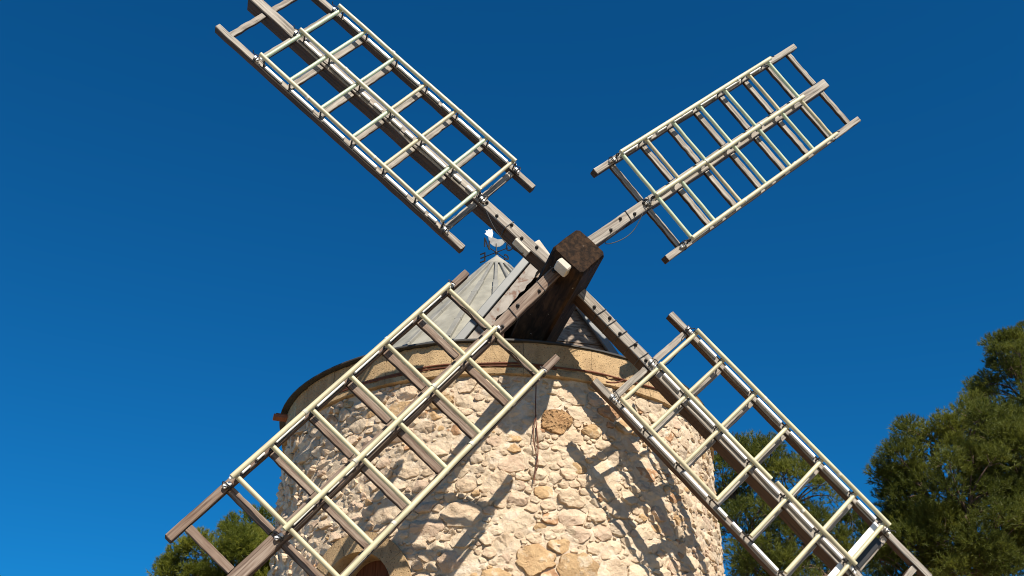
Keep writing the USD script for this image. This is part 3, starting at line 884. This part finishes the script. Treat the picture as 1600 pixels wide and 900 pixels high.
    if key in 'AB':      # loose cable hanging along the arm
        yy = -.10 if key == 'B' else .10
        P = [(RI + .35, 0, .01), (RI + .1, yy, -.02), (RI - .25, yy * 1.9, -.06), (RI - .55, yy * 1.1, -.05), (.55, yy * .8, .0)]
        obj('loose_lead', tube(smooth_path(P, 26), .006, 5), black_rubber, s, smooth=True)
    if key == 'D':       # boards and a dark box beside the outermost cross tube
        obj('white_board', beam((tub[-1] - .045, -.66, .04), (tub[-1] - .045, -.06, .04), (1, 0, 0), .07, .02), white_plastic, s)
        obj('white_board', beam((tub[-1] - .045, .06, .04), (tub[-1] - .045, .66, .04), (1, 0, 0), .07, .02), white_plastic, s)
        obj('dark_panel', beam((tub[-1] + .10, .10, -.02), (tub[-1] + .10, .56, -.02), (1, 0, 0), .10, .025), black_rubber, s)
    # wedges at the shaft
    if key == 'A':
        obj('wedge', beam((.50, .105, -.05), (.74, .105, -.03), (0, 1, 0), .05, .12, .008), pale_wood, s)
        obj('wedge', beam((.30, -.10, -.14), (.56, -.14, -.10), (0, 1, 0), .10, .07, .01), pale_wood, s)
    if key == 'D':
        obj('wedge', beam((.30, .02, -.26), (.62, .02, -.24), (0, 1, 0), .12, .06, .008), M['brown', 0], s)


for key in 'ABCD':
    sail(key)

# ------------------------------------------------------------------ weather vane
VC = np.array([CA[0] - .01, CA[1], 11.31])
vane = xform('weather_vane', loc=site(VC), label='iron weather vane with a sheet metal cockerel and compass letters on the roof tip', category='weather vane')
obj('rod', tube([(0, 0, -.03), (0, 0, .10), (0, 0, .24)], [.013, .011, .009], 8), iron, vane, smooth=True)
od = np.array([.81, -.58, 0]); od /= np.linalg.norm(od)
nd = np.array([-.63, -.78, 0]); nd /= np.linalg.norm(nd)
AZ_ = .07
for nm_, dv in (('west', od), ('north', nd)):
    obj('arm', tube([-dv * .235 + (0, 0, AZ_), dv * .235 + (0, 0, AZ_)], .008, 6), iron, vane, smooth=True)
obj('boss', tube([(0, 0, AZ_ - .03), (0, 0, AZ_ - .015), (0, 0, AZ_ + .015), (0, 0, AZ_ + .03)], [.012, .026, .026, .012], 10), iron, vane, smooth=True)


def letter(ch, centre, xdir, h=.175):
    m = meshkit.text_mesh(ch, h, .012)
    V = np.asarray(m.vertices); V = V - (V.min(0) + V.max(0)) / 2
    xdir = np.asarray(xdir); nrm = np.cross(xdir, (0, 0, 1))
    v = np.asarray(centre) + V[:, :1] * xdir + V[:, 1:2] * np.array([0, 0, 1.0]) + V[:, 2:] * nrm
    obj('letter', (v, np.asarray(m.faces)), iron, vane, label=f'iron letter {ch}')


letter('N', nd * .235 + (0, 0, AZ_ + .05), -nd)
letter('S', -nd * .265 + (0, 0, AZ_), nd)
letter('O', od * .275 + (0, 0, AZ_ + .02), od)
letter('E', -od * .275 + (0, 0, AZ_), -od)
cock = [(-.125, .385), (-.155, .372), (-.128, .352), (-.118, .335), (-.112, .31), (-.105, .27), (-.088, .222), (-.05, .182), (-.01, .160), (.03, .162), (.065, .182), (.09, .215), (.125, .215), (.16, .195), (.178, .172),
        (.185, .178), (.172, .215), (.14, .243), (.165, .262), (.182, .285), (.172, .288), (.15, .272), (.128, .262), (.14, .285), (.135, .305), (.115, .308), (.092, .295), (.075, .262), (.045, .262), (.0, .268), (-.03, .288),
        (-.052, .30), (-.062, .335), (-.066, .36)]
crest = [(-.128, .34), (-.160, .372), (-.135, .392), (-.150, .415), (-.122, .412), (-.112, .432), (-.092, .417), (-.068, .422), (-.064, .395), (-.056, .37), (-.060, .335), (-.072, .30), (-.10, .315)]
cx = np.array([.97, -.24, 0]); cn = np.cross(cx, (0, 0, 1))
obj('cockerel', extrude([(x * 1.38, (z - .178) * 1.38 + .178) for x, z in cock], .010, (0.02, 0, 0.02), cx, (0, 0, 1), cn), grey_metal, vane)
obj('cockerel_head', extrude([(x * 1.38, (z - .178) * 1.38 + .178) for x, z in crest], .014, (0.02, 0, 0.02), cx, (0, 0, 1), cn), sun_glint_white, vane, label='cockerel head and comb, its sun glint put in as white')

# ------------------------------------------------------------------ cables and brackets on the tower
def wall_path(pts_, h):
    P = np.array(pts_, float)
    return site(on_wall(P[:, 0] * D2U, P[:, 1], h) + np.array([AX[0], AX[1], 0]))


def cable(name, pts_, h, r, label, group=None, n=60, mat_=rust_cable):
    P = smooth_path([(a_, b_ * 20, 0) for a_, b_ in pts_], n)
    W_ = wall_path([(p[0], p[1] / 20) for p in P], h)
    return obj(name, tube(W_, r, 6), mat_, smooth=True, label=label, category='cable', group=group)


cable('band_cable', [(-80, 7.66), (-60, 7.67), (-40, 7.675), (-20, 7.69), (-14, 7.712), (-5, 7.70), (6, 7.71), (15, 7.69), (24, 7.70), (31, 7.69), (36, 7.70), (60, 7.68)], .052, .012,
      'upper red brown cable along the cut stone band', n=120)
cable('band_cable', [(-80, 7.64), (-60, 7.645), (-40, 7.65), (-20, 7.66), (-14, 7.67), (-5, 7.668), (6, 7.67), (14, 7.665)], .052, .011,
      'lower red brown cable along the cut stone band, ending near the middle', n=100)
cable('band_cable', [(31, 7.69), (30, 7.655), (28.5, 7.62), (26, 7.60)], .05, .010, 'short cable end hanging from the right of the stone band', n=20)
cable('hanging_cable', [(9.1, 7.55), (9.0, 7.3), (8.9, 7.05), (9.1, 6.8), (9.3, 6.55), (8.7, 6.3), (8.3, 6.12)], .05, .0075, 'longer red brown cable hanging down the stone wall', n=40)
cable('hanging_cable', [(8.95, 7.05), (8.45, 6.85), (8.5, 6.6), (9.15, 6.45), (8.8, 6.28)], .052, .006, 'slack thinner cable looping beside the longer hanging cable', n=40)
for a_, lab in ((-72.5, 'terracotta spout at the left edge of the tower top'), (80.5, 'terracotta spout at the right edge of the tower top')):
    t = math.radians(a_)
    dirv = np.array([math.sin(t), -math.cos(t), 0]); c0 = np.array([AX[0], AX[1], 7.66 if a_ > 0 else 7.93])
    sd = np.array([dirv[1], -dirv[0], 0])
    A, B = c0 + dirv * 3.05, c0 + dirv * 3.39
    parts = [beam(A, B, sd, .15, .055, .008), beam(A + dirv * .02 + (0, 0, .035), B - dirv * .03 + (0, 0, .035), sd, .10, .03, .006)]
    sv, sf = cat(parts)
    obj('spout', (site(sv), sf), terracotta, label=lab, category='spout')

# ------------------------------------------------------------------ pines
def tuft_variant(seed, n=20):
    g = np.random.default_rng(seed)
    V, F = [], []
    for i in range(n):
        az, op = g.uniform(0, 2 * np.pi), g.uniform(.15, 1.15)
        d_ = np.array([math.sin(op) * math.cos(az), math.sin(op) * math.sin(az), math.cos(op)])
        side = np.cross(d_, g.normal(size=3)); side /= np.linalg.norm(side)
        base_ = np.array([0, 0, g.uniform(-.9, .25)])
        L_ = g.uniform(.7, 1.1)
        w = .055
        o = len(V)
        V += [base_ - side * w, base_ + side * w, base_ + d_ * L_]
        F.append((o, o + 1, o + 2))
    return np.array(V), np.array(F)


TUFTS = [tuft_variant(100 + i) for i in range(6)]


def rot_to(dirs, g):
    z = dirs / np.linalg.norm(dirs, axis=1, keepdims=True)
    a_ = g.normal(size=z.shape); x = np.cross(a_, z); x /= np.linalg.norm(x, axis=1, keepdims=True)
    return np.stack([x, np.cross(z, x), z], -1)


def pine(name, base, height, lobes, seed, fol, label, tuft_len=.085, per_m2=95, twigs=3, group='pines beside the windmill', trunk_lean=(0, 0)):
    """lobes: (x, y, z, rx, ry, rz) masses of foliage relative to the base."""
    g = np.random.default_rng(seed)
    t = xform(name, loc=base, label=label, category='pine tree', group=group)
    top = np.array([trunk_lean[0], trunk_lean[1], height])
    zz = np.linspace(0, 1, 14)
    wob = np.cumsum(g.normal(0, .05, (14, 2)), 0)
    TP = np.column_stack([top[0] * zz ** 1.3 + wob[:, 0], top[1] * zz ** 1.3 + wob[:, 1], zz * height])
    obj('trunk', tube(TP, np.interp(zz, [0, 1], [.03 * height, .03]), 10), bark, t, smooth=True)
    pos, dirs, lens = [], [], []
    clumps = []
    for (x, y, z, rx, ry, rz) in lobes:
        R = np.array([rx, ry, rz]); C0 = np.array([x, y, z])
        area = 4 * np.pi * ((rx * ry) ** 1.6 / 3 + (rx * rz) ** 1.6 / 3 + (ry * rz) ** 1.6 / 3) ** (1 / 1.6)
        ncl = max(6, int(area * 1.3))
        for _ in range(ncl):
            d_ = g.normal(size=3); d_ /= np.linalg.norm(d_)
            if d_[2] < -.5 and g.random() < .6:
                d_[2] *= -1
            s_ = g.uniform(.55, 1.04) if g.random() < .75 else g.uniform(.25, .6)
            clumps.append((C0 + d_ * R * s_, d_, g.uniform(.30, .58) * min(1.0, min(rx, rz) / 1.1 + .2), C0))
    bparts = {}
    for ci, (c_, d_, cr, C0) in enumerate(clumps):
        area = 4 * math.pi * cr * cr
        n = int(area * per_m2)
        q = g.normal(size=(n, 3)); q /= np.linalg.norm(q, axis=1, keepdims=True)
        q = q + d_ * .45 + np.array([0, 0, .35]); q /= np.linalg.norm(q, axis=1, keepdims=True)
        rr2 = cr * g.uniform(.35, 1.12, (n, 1)) ** .8
        p = c_ + q * rr2 * np.array([1, 1, .82])
        pos.append(p); dirs.append(q + np.array([0, 0, .55]) + g.normal(0, .3, (n, 3))); lens.append(tuft_len * g.uniform(.75, 1.3, n))
        # limb to the clump
        zt = np.clip((C0[2] - .35 * np.linalg.norm(c_[:2] - TP[-1, :2]) * .6) / height, .25, .97) * height
        tp = np.array([np.interp(zt, TP[:, 2], TP[:, 0]), np.interp(zt, TP[:, 2], TP[:, 1]), zt])
        mid = (tp + c_) / 2 + g.normal(0, .12, 3) + np.array([0, 0, -.12])
        inner = C0 * .6 + c_ * .4
        key = int(np.argmin([np.linalg.norm(np.array(l[:3]) - C0) for l in lobes]))
        bparts.setdefault(key, [])
        if not bparts[key]:
            bparts[key].append(tube(smooth_path([tp, (tp + C0) / 2 + g.normal(0, .15, 3), C0], 10), np.linspace(.075, .035, 10), 7))
        bparts[key].append(tube(smooth_path([C0 * .85 + tp * .15, inner + g.normal(0, .08, 3), c_], 8), np.linspace(.03, .008, 8), 5))
        for _ in range(twigs):
            e_ = p[g.integers(n)]
            bparts[key].append(tube([c_ - d_ * cr * .3, (c_ + e_) / 2 + g.normal(0, .04, 3), e_], [.008, .006, .003], 4))
    for key, ps in bparts.items():
        obj('limb', cat(ps), bark, t, smooth=True)
    pos, dirs, lens = np.vstack(pos), np.vstack(dirs), np.concatenate(lens)
    Rm = rot_to(dirs, g)
    which = g.integers(0, len(TUFTS), len(pos))
    parts = []
    for k_, (tv, tf) in enumerate(TUFTS):
        s_ = which == k_
        if not s_.any():
            continue
        vv = np.einsum('nij,mj->nmi', Rm[s_], tv) * lens[s_][:, None, None] + pos[s_][:, None, :]
        ff = tf[None] + (np.arange(s_.sum()) * len(tv))[:, None, None]
        parts.append((vv.reshape(-1, 3), ff.reshape(-1, 3)))
    obj('crown', cat(parts), fol, t)
    return len(pos)


def at(px, py, dist):
    """Point on the view ray of a photograph pixel (1600 x 900) at the given distance along y."""
    f = 1.0588 * 1600; a_, b_ = (px - 800) / f, (450 - py) / f
    d_ = np.array([a_, math.cos(PITCH) - b_ * math.sin(PITCH), math.sin(PITCH) + b_ * math.cos(PITCH)])
    return np.array([0, 0, 1.6]) + d_ * dist / d_[1]


def lobes_at(base, specs):
    out = []
    for (px, py, y, rx, ry, rz) in specs:
        p = at(px, py, y) - base
        out.append((p[0], p[1], p[2], rx, ry, rz))
    return out


fol_light = foliage_mat('pine_needles_light', (.10, .12, .014), (.24, .245, .03), (.36, .34, .05))
fol_dark = foliage_mat('pine_needles_dark', (.08, .096, .015), (.19, .20, .030), (.31, .30, .05))
fol_mid = foliage_mat('pine_needles_mid', (.085, .10, .015), (.20, .21, .032), (.31, .30, .048))

NT = 0
b1 = np.array([at(350, 880, 23)[0], 23.0, 0])
NT += pine('pine_tree', b1, 6.6, lobes_at(b1, [(350, 890, 22.6, 1.0, 1.1, .85), (272, 905, 22.8, .55, .8, .6), (400, 870, 23.6, .75, .9, .75), (353, 838, 23, .3, .4, .42), (330, 960, 23, 1.4, 1.3, .9), (440, 910, 23.4, .9, 1.0, .9)]), 31, fol_light,
           'bright green pine rising behind the lower left sail tip')
b2 = np.array([at(1210, 880, 25)[0], 25.0, 0])
NT += pine('pine_tree', b2, 8.2, lobes_at(b2, [(1190, 735, 25, 1.0, 1.0, .8), (1140, 760, 25.5, .9, .9, .9), (1240, 770, 24.6, .95, 1, .8), (1165, 830, 25, 1.3, 1.2, .9), (1275, 830, 25, 1.0, 1.1, .7), (1200, 900, 25, 1.6, 1.4, .8), (1325, 830, 25.5, .55, .7, .45), (1300, 900, 25, .9, 1.0, .6), (1352, 872, 25.6, .7, .8, .6)]), 32, fol_mid,
           'thin crowned pine seen through the lower right sail close to the tower', per_m2=50)
b3 = np.array([at(1530, 880, 20)[0], 20.0, 0])
NT += pine('pine_tree', b3, 7.3, lobes_at(b3, [(1455, 705, 19.6, .72, .9, .7), (1520, 700, 19.4, 1.0, 1.0, .75), (1442, 770, 19.6, .85, .9, .75), (1510, 790, 19.2, 1.3, 1.2, 1.0), (1600, 720, 20, 1.2, 1.2, 1.0), (1450, 860, 19.8, .95, 1.0, .9), (1540, 880, 19.6, 1.4, 1.2, 1.0), (1640, 830, 20, 1.4, 1.2, 1.3), (1405, 900, 20, .8, .9, .7), (1372, 840, 20.3, .5, .6, .5)]), 33, fol_dark,
           'broad dark pine filling the lower right corner, in front of a taller one', per_m2=66)
b4 = np.array([at(1620, 880, 26)[0], 26.0, 0])
NT += pine('pine_tree', b4, 11.2, lobes_at(b4, [(1575, 560, 26, .85, .9, .75), (1530, 620, 26, .6, .7, .5), (1600, 610, 26, 1.2, 1.2, 1.1), (1660, 560, 26.4, 1.2, 1.2, 1.3), (1620, 690, 26, 1.6, 1.4, 1.2)]), 34, fol_dark,
           'tallest pine at the right edge, rising above the broad dark pine', per_m2=66)
